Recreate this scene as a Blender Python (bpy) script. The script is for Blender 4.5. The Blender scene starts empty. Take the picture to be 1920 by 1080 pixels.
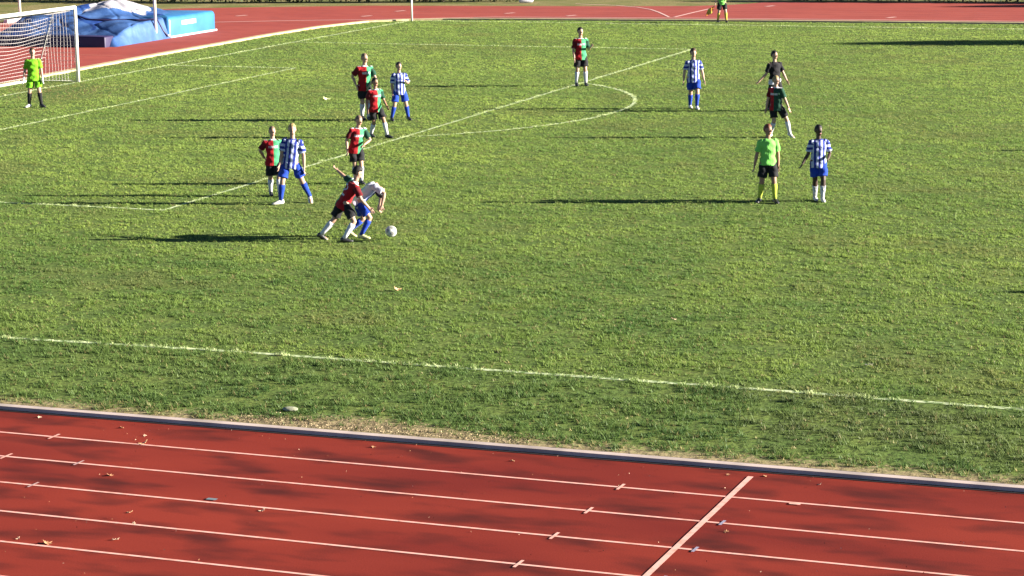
import bpy, math, random
import numpy as np
from mathutils import Vector, Matrix
R = math.radians
random.seed(7); rng = np.random.default_rng(11)
SC = bpy.context.scene
COL = SC.collection

# ------------------------------------------------------------------ camera
CAMP = Vector((39.798, -29.302, 7.250))
YAW, PITCH, ROLL = -0.35902, 0.19013, -0.01293
fwd = Vector((math.sin(YAW)*math.cos(PITCH), math.cos(YAW)*math.cos(PITCH), -math.sin(PITCH)))
rt = Vector((math.cos(YAW), -math.sin(YAW), 0)); up = rt.cross(fwd)
rt2 = rt*math.cos(ROLL)+up*math.sin(ROLL); up2 = -rt*math.sin(ROLL)+up*math.cos(ROLL)
cd = bpy.data.cameras.new('camera'); cam = bpy.data.objects.new('camera', cd); COL.objects.link(cam)
cam.matrix_world = Matrix(((rt2.x, up2.x, -fwd.x, CAMP.x), (rt2.y, up2.y, -fwd.y, CAMP.y), (rt2.z, up2.z, -fwd.z, CAMP.z), (0, 0, 0, 1)))
cd.lens = 4217.8*36/1920; cd.sensor_width = 36; cd.clip_end = 2000
SC.camera = cam
# ------------------------------------------------------------------ world, sun, exposure
SUN_EL, SUN_AZ = 15.2, 15.2            # azimuth measured from +x towards +y
w = bpy.data.worlds.new('World'); SC.world = w; w.use_nodes = True
nt = w.node_tree; bg = nt.nodes['Background']
sky = nt.nodes.new('ShaderNodeTexSky'); sky.sky_type = 'NISHITA'; sky.sun_disc = False
sky.sun_elevation = R(SUN_EL); sky.sun_rotation = R(90-SUN_AZ)
sky.air_density = .30; sky.dust_density = 0; sky.altitude = 1200
nt.links.new(sky.outputs[0], bg.inputs[0]); bg.inputs[1].default_value = 0.05
sd = bpy.data.lights.new('sun', 'SUN'); sun = bpy.data.objects.new('sun', sd); COL.objects.link(sun)
sd.energy = 5.0; sd.angle = R(0.5); sd.color = (1.0, 0.93, 0.80)
sv = Vector((math.cos(R(SUN_EL))*math.cos(R(SUN_AZ)), math.cos(R(SUN_EL))*math.sin(R(SUN_AZ)), math.sin(R(SUN_EL))))
sun.rotation_euler = sv.to_track_quat('Z', 'Y').to_euler()
sun.location = (60, 20, 40)
SC.view_settings.view_transform = 'Standard'; SC.view_settings.look = 'None'
SC.view_settings.exposure = 2.3; SC.view_settings.gamma = 1

SC.cycles.diffuse_bounces = 1

# ------------------------------------------------------------------ helpers
def tag(o, label=None, cat=None, group=None, kind=None):
    if label: o['label'] = label
    if cat: o['category'] = cat
    if group: o['group'] = group
    if kind: o['kind'] = kind
    return o

def mesh_obj(name, V, F, mats, parent=None, smooth=False, fm=None):
    me = bpy.data.meshes.new(name); me.from_pydata([tuple(v) for v in V], [], [tuple(f) for f in F]); me.update()
    for m in (mats if isinstance(mats, (list, tuple)) else [mats]): me.materials.append(m)
    if fm is not None: me.polygons.foreach_set('material_index', np.array(fm, dtype=np.int32))
    if smooth: me.polygons.foreach_set('use_smooth', np.ones(len(me.polygons), dtype=bool))
    o = bpy.data.objects.new(name, me); COL.objects.link(o)
    if parent: o.parent = parent
    return o

def empty(name, loc, rz=0):
    o = bpy.data.objects.new(name, None); COL.objects.link(o); o.location = loc; o.rotation_euler = (0, 0, rz)
    o.empty_display_size = .2
    return o

def struct(o): o['kind'] = 'structure'; return o

def smat(name, col, rough=.7, spec=.3, noise=None, bump=None, sheen=0):
    """procedural principled material; noise = (scale, col2, lo, hi); bump = (scale, strength, dist)"""
    m = bpy.data.materials.new(name); m.use_nodes = True; n = m.node_tree; b = n.nodes['Principled BSDF']
    b.inputs['Base Color'].default_value = (*col, 1); b.inputs['Roughness'].default_value = rough
    b.inputs['Specular IOR Level'].default_value = spec
    if sheen: b.inputs['Sheen Weight'].default_value = sheen
    g = n.nodes.new('ShaderNodeTexCoord')
    if noise:
        t = n.nodes.new('ShaderNodeTexNoise'); t.inputs['Scale'].default_value = noise[0]; t.inputs['Detail'].default_value = 5
        r = n.nodes.new('ShaderNodeValToRGB'); r.color_ramp.elements[0].position = noise[2]; r.color_ramp.elements[1].position = noise[3]
        r.color_ramp.elements[0].color = (*col, 1); r.color_ramp.elements[1].color = (*noise[1], 1)
        n.links.new(g.outputs['Object'], t.inputs[0]); n.links.new(t.outputs[0], r.inputs[0]); n.links.new(r.outputs[0], b.inputs['Base Color'])
    if bump:
        t = n.nodes.new('ShaderNodeTexNoise'); t.inputs['Scale'].default_value = bump[0]; t.inputs['Detail'].default_value = 4
        u = n.nodes.new('ShaderNodeBump'); u.inputs['Strength'].default_value = bump[1]; u.inputs['Distance'].default_value = bump[2]
        n.links.new(g.outputs['Object'], t.inputs[0]); n.links.new(t.outputs[0], u.inputs['Height']); n.links.new(u.outputs[0], b.inputs['Normal'])
    return m

def hash2(i, j, s):
    h = np.sin(i*127.1+j*311.7+s*74.7)*43758.5453
    return h-np.floor(h)
def vn(x, y, sc, s=0):
    x = np.asarray(x, float)/sc; y = np.asarray(y, float)/sc
    i = np.floor(x); j = np.floor(y); a = x-i; b = y-j; a = a*a*(3-2*a); b = b*b*(3-2*b)
    return (hash2(i, j, s)*(1-a)+hash2(i+1, j, s)*a)*(1-b)+(hash2(i, j+1, s)*(1-a)+hash2(i+1, j+1, s)*a)*b

# ------------------------------------------------------------------ setting: ground sheets
W = 64.27; CY = W/2
def poly(name, pts, z, mat):
    return struct(mesh_obj(name, [(p[0], p[1], z) for p in pts], [tuple(range(len(pts)))], mat))

def kerb_y(x): return -3.83 + 0.0125*(x-22.8)          # pitch side edge of the near kerb

def ground_mat(name, c1, c2, c3, worn=False, sc=1.3):
    m = bpy.data.materials.new(name); m.use_nodes = True; n = m.node_tree; L = n.links; b = n.nodes['Principled BSDF']
    b.inputs['Roughness'].default_value = 1; b.inputs['Specular IOR Level'].default_value = .05
    g = n.nodes.new('ShaderNodeNewGeometry')
    def noi(s, d=6):
        t = n.nodes.new('ShaderNodeTexNoise'); t.inputs['Scale'].default_value = s; t.inputs['Detail'].default_value = d; L.new(g.outputs['Position'], t.inputs[0]); return t
    t1 = noi(sc); t2 = noi(14, 4)
    r = n.nodes.new('ShaderNodeValToRGB'); e = r.color_ramp.elements
    e[0].position = .38; e[1].position = .62; e[0].color = (*c1, 1); e[1].color = (*c2, 1)
    L.new(t1.outputs[0], r.inputs[0])
    r2 = n.nodes.new('ShaderNodeValToRGB'); r2.color_ramp.elements[0].position = .5; r2.color_ramp.elements[1].position = .72
    L.new(t2.outputs[0], r2.inputs[0])
    mx = n.nodes.new('ShaderNodeMixRGB'); L.new(r2.outputs[0], mx.inputs[0]); L.new(r.outputs[0], mx.inputs[1]); mx.inputs[2].default_value = (*c3, 1)
    out = mx
    if worn:
        s = n.nodes.new('ShaderNodeSeparateXYZ'); L.new(g.outputs['Position'], s.inputs[0])
        # distance from the near kerb, plus a worn bulge
        def math_(op, a, bb):
            q = n.nodes.new('ShaderNodeMath'); q.operation = op
            for k, v in enumerate((a, bb)):
                if isinstance(v, (int, float)): q.inputs[k].default_value = v
                else: L.new(v, q.inputs[k])
            return q.outputs[0]
        d = math_('SUBTRACT', s.outputs[1], math_('ADD', math_('MULTIPLY', s.outputs[0], .0125), -3.83-.0125*22.8))
        d = math_('SUBTRACT', d, math_('MULTIPLY', math_('SUBTRACT', t2.outputs[0], .4), 1.1))
        bx = math_('DIVIDE', math_('ABSOLUTE', math_('SUBTRACT', s.outputs[0], 28.0), 0), 2.0)
        bl = math_('MAXIMUM', math_('SUBTRACT', 1.0, bx), 0.0)
        d = math_('SUBTRACT', d, math_('MULTIPLY', bl, .42))
        mk = n.nodes.new('ShaderNodeMapRange'); L.new(d, mk.inputs[0]); mk.inputs[1].default_value = .0; mk.inputs[2].default_value = .35; mk.inputs[3].default_value = 1; mk.inputs[4].default_value = 0
        m2 = n.nodes.new('ShaderNodeMixRGB'); L.new(mk.outputs[0], m2.inputs[0]); L.new(out.outputs[0], m2.inputs[1]); m2.inputs[2].default_value = (.25, .20, .11, 1)
        out = m2
    L.new(out.outputs[0], b.inputs['Base Color'])
    bu = n.nodes.new('ShaderNodeBump'); bu.inputs['Strength'].default_value = .8; bu.inputs['Distance'].default_value = .03
    t3 = noi(9, 8); L.new(t3.outputs[0], bu.inputs['Height']); L.new(bu.outputs[0], b.inputs['Normal'])
    return m

M_pitch = ground_mat('pitch_turf', (.080, .125, .032), (.12, .16, .040), (.05, .062, .025), worn=True)
M_verge = ground_mat('verge_dry_grass', (.13, .14, .045), (.24, .19, .09), (.09, .10, .035), sc=.5)
M_ground = ground_mat('rough_ground', (.10, .12, .04), (.2, .19, .09), (.08, .1, .03), sc=.15)
poly('ground', [(-900, -900), (900, -900), (900, 900), (-900, 900)], -.06, M_ground)

KX0, KX1 = -60, 130
PITCH_EDGE = [(-1.75, -4.6), (-1.75, 31), (-1.85, 33.97), (-2.14, 37.0), (-2.3, 41.6), (-2.42, 45.8), (-2.42, 50.5), (-2.48, 54.8), (-2.3, 59.5), (-1.5, 62.9), (-.1, 64.15), (1.3, 64.75), (3.0, 65.1), (12.6, 66.1), (26.7, 66.9), (130, 68.5), (130, kerb_y(130)), (KX0, kerb_y(KX0)), (KX0, -3)]
# the pitch lies inside the track oval; its left end stops at the red apron
pe = [(-1.75, kerb_y(-1.75))]+PITCH_EDGE[1:16]+[(130, kerb_y(130))]
poly('pitch', pe, 0, M_pitch)

def track_mat(name, base, base2, dark, stain=.5, spec=.1):
    m = bpy.data.materials.new(name); m.use_nodes = True; n = m.node_tree; L = n.links; b = n.nodes['Principled BSDF']
    b.inputs['Roughness'].default_value = .8; b.inputs['Specular IOR Level'].default_value = spec
    g = n.nodes.new('ShaderNodeNewGeometry')
    mp = n.nodes.new('ShaderNodeMapping'); mp.inputs['Scale'].default_value = (.72, 1.6, 1); L.new(g.outputs['Position'], mp.inputs[0])
    t = n.nodes.new('ShaderNodeTexNoise'); t.inputs['Scale'].default_value = 1.25; t.inputs['Detail'].default_value = 2.5; t.inputs['Roughness'].default_value = .5; t.inputs['Distortion'].default_value = .15; L.new(mp.outputs[0], t.inputs[0])
    mp2 = n.nodes.new('ShaderNodeMapping'); mp2.inputs['Scale'].default_value = (.1, .25, 1); L.new(g.outputs['Position'], mp2.inputs[0])
    t2 = n.nodes.new('ShaderNodeTexNoise'); t2.inputs['Scale'].default_value = 2.; t2.inputs['Detail'].default_value = 8; L.new(mp2.outputs[0], t2.inputs[0])
    r = n.nodes.new('ShaderNodeValToRGB'); e = r.color_ramp.elements; e[0].position = .35; e[1].position = .65; e[0].color = (*base, 1); e[1].color = (*base2, 1); L.new(t2.outputs[0], r.inputs[0])
    r1 = n.nodes.new('ShaderNodeValToRGB'); e = r1.color_ramp.elements; e[0].position = .48; e[1].position = .70; e[0].color = (0, 0, 0, 1); e[1].color = (stain*1.6,)*3+(1,); L.new(t.outputs[0], r1.inputs[0])
    mx = n.nodes.new('ShaderNodeMixRGB'); L.new(r1.outputs[0], mx.inputs[0]); L.new(r.outputs[0], mx.inputs[1]); mx.inputs[2].default_value = (*dark, 1)
    # granules
    t3 = n.nodes.new('ShaderNodeTexNoise'); t3.inputs['Scale'].default_value = 60; t3.inputs['Detail'].default_value = 3; L.new(g.outputs['Position'], t3.inputs[0])
    mr = n.nodes.new('ShaderNodeMapRange'); mr.inputs[1].default_value = .3; mr.inputs[2].default_value = .7; mr.inputs[3].default_value = .82; mr.inputs[4].default_value = 1.16; L.new(t3.outputs[0], mr.inputs[0])
    mu = n.nodes.new('ShaderNodeMixRGB'); mu.blend_type = 'MULTIPLY'; mu.inputs[0].default_value = 1; L.new(mx.outputs[0], mu.inputs[1]); L.new(mr.outputs[0], mu.inputs[2])
    L.new(mu.outputs[0], b.inputs['Base Color'])
    bu = n.nodes.new('ShaderNodeBump'); bu.inputs['Strength'].default_value = .25; bu.inputs['Distance'].default_value = .004; L.new(t3.outputs[0], bu.inputs['Height']); L.new(bu.outputs[0], b.inputs['Normal'])
    return m
M_track = track_mat('red_track_rubber', (.138, .018, .0135), (.208, .029, .018), (.060, .013, .011), .55, .05)
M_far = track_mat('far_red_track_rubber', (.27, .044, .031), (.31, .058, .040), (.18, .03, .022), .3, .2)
M_line = smat('lane_paint', (.72, .37, .31), .6, .2, noise=(9, (.55, .24, .18), .45, .75))
M_linef = smat('far_lane_paint', (.62, .38, .34), .6, .3)
M_pale = smat('worn_tick_paint', (.42, .26, .24), .6, .3); M_blue = smat('blue_mark_paint', (.26, .24, .32), .6, .3)

poly('running_track', [(KX0, -17), (KX1, -17), (KX1, kerb_y(KX1)-.08), (KX0, kerb_y(KX0)-.08)], -.05, M_track)
# far track, and the apron behind the goal
verge_in = [(-60, 50), (-19.5, 50), (-18.9, 60.3), (-18.45, 64.5), (-17.4, 68.2), (-14.8, 70.6), (-13.0, 71.4), (-6.2, 74.0), (.9, 74.9), (5.5, 75.5), (9.7, 76.4), (11.3, 77.6), (12.6, 79.8), (24.7, 81.2), (130, 86)]
poly('far_track', [(-19.5, -3)]+verge_in[1:]+[(130, 60), (-1.7, 60), (-1.7, -3)], -.04, M_far)
poly('verge', [(-60, -3)]+verge_in[:1]+verge_in[1:]+[(130, 110), (-60, 110)] , -.05, M_verge)

def strip(name, pts, wd, z, mat, h=0.0, parent=None, kind=True):
    """ribbon (or raised kerb when h > 0) along a polyline"""
    P = [Vector((p[0], p[1], 0)) for p in pts]; V = []; F = []
    for i, p in enumerate(P):
        a = P[max(i-1, 0)]; b = P[min(i+1, len(P)-1)]; t = (b-a).normalized(); nrm = Vector((-t.y, t.x, 0))*wd/2
        if h: V += [p-nrm+Vector((0, 0, z)), p-nrm*.96+Vector((0, 0, z+h)), p+nrm*.92+Vector((0, 0, z+h)), p+nrm+Vector((0, 0, z))]
        else: V += [p-nrm+Vector((0, 0, z)), p+nrm+Vector((0, 0, z))]
    k = 4 if h else 2
    for i in range(len(P)-1):
        for j in range(k-1): F.append((i*k+j, (i+1)*k+j, (i+1)*k+j+1, i*k+j+1))
    if h: F += [(0, 1, 2, 3), tuple((len(P)-1)*k+j for j in (3, 2, 1, 0))]
    o = mesh_obj(name, V, F, mat, parent)
    if kind: struct(o)
    return o

M_kerb = smat('kerb_aluminium', (.48, .39, .35), .6, .2, noise=(1.7, (.28, .235, .21), .4, .7))
kp = []
for x in np.arange(KX0, KX1, 3.0): kp.append((x, kerb_y(x)-.065+.006*math.sin(x*1.7)))
strip('near_kerb', kp, .13, -.05, M_kerb, h=.050)
M_gutter = smat('gutter_dark', (.012, .006, .008), .8)
strip('near_gutter', [(KX0, kerb_y(KX0)-.175), (KX1, kerb_y(KX1)-.175)], .07, -.045, M_gutter)
M_kerbf = smat('far_kerb_sand', (.48, .37, .22), .9, .1, noise=(3, (.34, .27, .15), .4, .7))
fk = [(-1.83, 10), (-1.83, 31), (-1.93, 33.97), (-2.22, 37.0), (-2.38, 41.6), (-2.5, 45.8), (-2.5, 50.5), (-2.56, 54.8), (-2.38, 59.5), (-1.6, 62.95), (-.15, 64.3), (1.3, 64.95), (3.0, 65.3), (12.6, 66.35), (26.7, 67.15), (130, 68.8)]
strip('far_kerb', fk, .34, -.04, M_kerbf, h=.11)
strip('far_gutter', [(2.0, 66.7), (5, 67.05), (12.6, 67.75), (26.7, 68.6), (130, 70.2)], .8, -.036, smat('far_gutter_brown', (.10, .045, .03), .9))

for y0 in (-5.02, -6.05, -7.08, -8.13, -9.14, -10.19, -11.22, -12.25):
    strip('lane_line', [(KX0, y0), (KX1, y0)], .046, -.046, M_line)
strip('finish_line', [(33.35, -4.12), (33.19, -12.3)], .07, -.042, M_line)
for (x, y) in ((24.34, -5.02), (24.29, -6.05), (32.01, -5.02), (31.96, -6.05), (31.91, -7.08), (31.88, -8.13), (31.85, -9.14)):
    strip('lane_tick', [(x, y-.125), (x+.01, y+.125)], .036, -.041, M_line)
for (x, y) in ((25.33, -6.05), (25.33, -7.08)):
    strip('lane_tick', [(x, y-.11), (x+.01, y+.11)], .03, -.040, M_pale)
for (x, y) in ((33.52, -6.05), (33.5, -7.08), (33.46, -8.13)):
    strip('lane_tick', [(x, y-.09), (x+.01, y+.09)], .035, -.040, M_blue)
strip('lane_tick', [(27.60, -6.97), (27.73, -6.97)], .07, -.040, smat('grey_mark', (.13, .17, .19), .7))
strip('lane_tick', [(34.05, -5.08), (34.18, -5.08)], .06, -.040, M_line)
# far markings
strip('far_lane_line', [(-19, 53.8), (-16.12, 55.95), (-14.81, 57.9), (-8.85, 62.15), (-5.36, 63.9), (-2.31, 64.95), (2.67, 67.6), (12.6, 68.6), (60, 70.9)], .16, -.034, M_linef)
strip('apron_line', [(-8.21, 46.02), (-6.14, 45.74), (-3.0, 45.3)], .06, -.034, smat('apron_line_paint', (.45, .15, .10), .7))
for k in range(2, 7):
    dy = 1.25*k
    strip('far_lane_line', [(-4, 65.6+dy-.6), (2.67, 66.3+dy), (12.6, 67.4+dy), (60, 69.8+dy), (130, 73+dy)], .05, -.035, smat('faded_lane_paint', (.40, .12, .09), .7))
arcp = [(3.5, 76.9), (5.9, 76.1), (7.3, 75.0), (8.4, 73.6), (9.3, 71.9), (10.1, 70.2), (10.7, 68.9)]
strip('far_arc_line', arcp, .11, -.030, M_linef)
strip('far_arc_line', [(10.95, 68.9), (10.98, 72.0), (11.06, 74.9)], .14, -.026, M_linef)
for (x, y) in ((-3.2, 70.5), (-3.4, 67.0), (-9.5, 66.2), (2.6, 70.0), (6.0, 69.0), (13.4, 76.8), (20.5, 70.4)):
    strip('far_tick', [(x-.12, y-.3), (x+.12, y+.3)], .22, -.027, M_linef)

# ------------------------------------------------------------------ pitch markings
SEG = []   # (x0,y0,x1,y1,halfwidth)
LW = .048
SEG += [(0, -.2, 19, -.17, LW*1.2), (19, -.17, 24.4, .05, LW*1.2), (24.4, .05, 33, .03, LW*1.2), (33, .03, 36, -.04, LW*1.2), (36, -.04, 100, -.1, LW*1.2), (0, W, 100, W, LW*1.3), (0, 0, 0, W, LW)]
SEG += [(0, CY-20.16, 16.5, CY-20.16, LW), (0, CY+20.16, 16.5, CY+20.16, LW), (16.5, CY-20.16, 16.5, CY+20.16, LW)]
SEG += [(0, CY-9.9, 5, CY-9.9, LW), (0, CY+9.9, 5, CY+9.9, LW), (5, CY-9.9, 5, CY+9.9, LW)]
a0 = math.acos(5.5/9.15)
arc = [(11+9.15*math.cos(t), CY+9.15*math.sin(t)) for t in np.linspace(-a0, a0, 24)]
SEG += [(arc[i][0], arc[i][1], arc[i+1][0], arc[i+1][1], LW*1.1) for i in range(23)]
M_paint = smat('pitch_paint', (.50, .56, .34), .9, .1, noise=(9, (.12, .19, .06), .42, .62))
V = []; F = []
for (x0, y0, x1, y1, hw) in SEG:
    d = Vector((x1-x0, y1-y0, 0)); L_ = d.length; d.normalize(); nn = Vector((-d.y, d.x, 0))*hw; b0 = len(V)
    zz = .004+.0001*(len(V)//4 % 40)
    V += [Vector((x0, y0, zz))-nn, Vector((x1, y1, zz))-nn, Vector((x1, y1, zz))+nn, Vector((x0, y0, zz))+nn]; F.append((b0, b0+1, b0+2, b0+3))
struct(mesh_obj('pitch_lines', V, F, M_paint))

# ------------------------------------------------------------------ grass (a field of blades, stuff)
def frustum_pts(n, d0, d1, pad):
    """uniform random ground points between two depths in front of the stand, inside the view plus a margin"""
    d = np.sqrt(rng.random(n)*(d1*d1-d0*d0)+d0*d0)
    tan = .2277*(1+pad)
    s = (rng.random(n)*2-1)*(tan*d+1.0)
    fx, fy = math.sin(YAW), math.cos(YAW)
    return CAMP.x+fx*d+fy*s, CAMP.y+fy*d-fx*s
def build_grass():
    PX = []; PY = []; SCL = []
    for (d0, d1, dens, sc) in ((24, 42, 460, .85), (42, 58, 360, .95), (58, 78, 260, 1.1), (78, 112, 190, 1.3)):
        area = .2277*1.40*(d1*d1-d0*d0)
        n = int(area*dens)
        x, y = frustum_pts(n, d0, d1, .36)
        PX.append(x); PY.append(y); SCL.append(np.full(n, sc))
    x = np.concatenate(PX); y = np.concatenate(PY); sc = np.concatenate(SCL)
    # keep to the pitch
    dk = y-kerb_y(0)-.0125*x
    xl = np.interp(y, [0, 31, 34, 37, 41.6, 45.8, 50.5, 54.8, 59.5, 62.9, 64.15], [-1.7, -1.7, -1.8, -2.1, -2.25, -2.37, -2.37, -2.43, -2.25, -1.45, -.05])
    yt = np.interp(x, [-.1, 1.3, 3, 12.6, 26.7, 130], [64.1, 64.7, 65.05, 66.05, 66.85, 68.4])
    keep = (dk > .03) & (x > xl) & (y < yt)
    clump = vn(x, y, .11, 1)*.55+vn(x, y, .30, 2)*.45
    keep &= (rng.random(len(x)) < np.clip((clump-.22)*2.5, .08, 1.0))
    # worn strip beside the kerb, and the bald patch
    bulge = np.clip(1-np.abs(x-28.0)/2.0, 0, 1)*.42
    worn = dk-bulge-(vn(x, y, .22, 3)-.3)*.55
    keep &= (worn > 0) | (rng.random(len(x)) < .12)
    # worn goalmouth
    gm = np.exp(-(((x-1.3)/1.6)**2+((y-33.0)/2.2)**2))
    keep &= rng.random(len(x)) > gm*.75
    x = x[keep]; y = y[keep]; sc = sc[keep]; clump = clump[keep]; dk = dk[keep]; gm = gm[keep]
    n = len(x)
    # painted?
    pt = np.zeros(n, bool)
    wob = .012*(vn(x, y, .3, 9)-.5)
    for (x0, y0, x1, y1, hw) in SEG:
        dx, dy = x1-x0, y1-y0; L2 = dx*dx+dy*dy
        t = np.clip(((x-x0)*dx+(y-y0)*dy)/L2, 0, 1)
        d = np.hypot(x-x0-t*dx, y-y0-t*dy)
        pt |= d < hw+wob+(.0010)*np.clip(np.hypot(x-CAMP.x, y-CAMP.y)-35, 0, 80)
    fade = vn(x, y, .5, 12)
    pt &= rng.random(n) < np.clip(.45+.4*fade+(sc-.85)*.7, 0, 1)
    # colours
    big = vn(x, y, 5.5, 4)*.5+vn(x, y, 2.0, 5)*.5
    med = vn(x, y*1.6, .7, 6)
    rnd = rng.random(n)
    hue = np.clip(.8*(big-.5)+.5*(med-.5)+.35*(rnd-.5)+.52, 0, 1)[:, None]
    c = np.array([.078, .165, .042])*(1-hue)+np.array([.285, .375, .082])*hue
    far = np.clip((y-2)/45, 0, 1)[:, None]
    c = c*(1-far)+((c*.6+.4*np.array([.19, .25, .065]))*np.array([1.55, 1.5, 1.45]))*far  # light painted in: blades coloured brighter with distance, like lit tops at grazing view
    br = np.clip((vn(x, y*1.3, 3.1, 21)*.6+vn(x, y, .9, 22)*.4-.60)*5, 0, 1)[:, None]*.5
    c = c*(1-br)+np.array([.20, .19, .075])*br
    near = np.clip(1-(y+4)/7, 0, 1)[:, None]
    c = c*(1-near*.12)
    outf = np.clip((.25-y)/.5, 0, 1)[:, None]; c = c*(1-outf*np.array([.30, .24, .14]))*(1-.10*np.clip(1-y/22, 0, 1)[:, None])
    dry = ((rng.random(n) < .05) | (rng.random(n) < np.clip(.8-dk*1.3, 0, .75)*.6) | (rng.random(n) < gm*.8))
    c[dry] = np.array([.27, .235, .10])*(.7+.5*rng.random((dry.sum(), 1)))
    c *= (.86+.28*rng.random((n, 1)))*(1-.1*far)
    c[pt] = np.array([.62, .70, .34])*(.75+.4*rng.random((pt.sum(), 1)))
    # NB blades per tuft
    NB = 4
    h = (.008+(.044+.018*np.clip((.25-y)/.5, 0, 1)+.008*np.clip(1-y/22, 0, 1))*clump**1.6)*(.8+.5*rng.random(n))*(1.08-.25*(sc-.85))
    h = np.where(pt, h*.95, h)
    tall = rng.random(n) < .0015
    h = np.where(tall & ~pt, h*2.0+.02, h)
    N = n*NB
    X = np.repeat(x, NB)+(rng.random(N)-.5)*.045; Y = np.repeat(y, NB)+(rng.random(N)-.5)*.045
    S = np.repeat(sc, NB); Hh = np.repeat(h, NB)*(.7+.6*rng.random(N))
    az = rng.random(N)*2*np.pi; lean = .35+1.0*rng.random(N)
    wv = az+np.pi/2+(rng.random(N)-.5)
    wd = .0075*S*(.7+.8*rng.random(N))
    V = np.zeros((N, 3, 3), np.float32)
    V[:, 0, 0] = X-np.cos(wv)*wd; V[:, 0, 1] = Y-np.sin(wv)*wd; V[:, 0, 2] = -.004
    V[:, 1, 0] = X+np.cos(wv)*wd; V[:, 1, 1] = Y+np.sin(wv)*wd; V[:, 1, 2] = -.004
    V[:, 2, 0] = X+np.cos(az)*Hh*lean; V[:, 2, 1] = Y+np.sin(az)*Hh*lean; V[:, 2, 2] = Hh
    me = bpy.data.meshes.new('grass')
    me.vertices.add(N*3); me.vertices.foreach_set('co', V.ravel())
    me.loops.add(N*3); me.loops.foreach_set('vertex_index', np.arange(N*3, dtype=np.int32))
    me.polygons.add(N); me.polygons.foreach_set('loop_start', np.arange(0, N*3, 3, dtype=np.int32))
    me.update(calc_edges=True)
    at = me.color_attributes.new('tint', 'FLOAT_COLOR', 'POINT')
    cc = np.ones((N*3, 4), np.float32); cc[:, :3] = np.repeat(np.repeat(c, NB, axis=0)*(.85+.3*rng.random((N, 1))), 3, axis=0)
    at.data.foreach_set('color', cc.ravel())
    m = bpy.data.materials.new('grass_blades'); m.use_nodes = True; nn = m.node_tree; L = nn.links
    b = nn.nodes['Principled BSDF']; b.inputs['Roughness'].default_value = .55; b.inputs['Specular IOR Level'].default_value = .25
    a = nn.nodes.new('ShaderNodeVertexColor'); a.layer_name = 'tint'; L.new(a.outputs[0], b.inputs['Base Color'])
    tr = nn.nodes.new('ShaderNodeBsdfTranslucent'); L.new(a.outputs[0], tr.inputs[0])
    mx = nn.nodes.new('ShaderNodeMixShader'); mx.inputs[0].default_value = .45
    L.new(b.outputs[0], mx.inputs[1]); L.new(tr.outputs[0], mx.inputs[2]); L.new(mx.outputs[0], nn.nodes['Material Output'].inputs[0])
    me.materials.append(m)
    o = bpy.data.objects.new('grass', me); COL.objects.link(o)
    tag(o, 'short sunlit turf grass covering the football pitch', 'grass', kind='stuff')
    print('grass tufts', n, 'blades', N)
build_grass()

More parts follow.
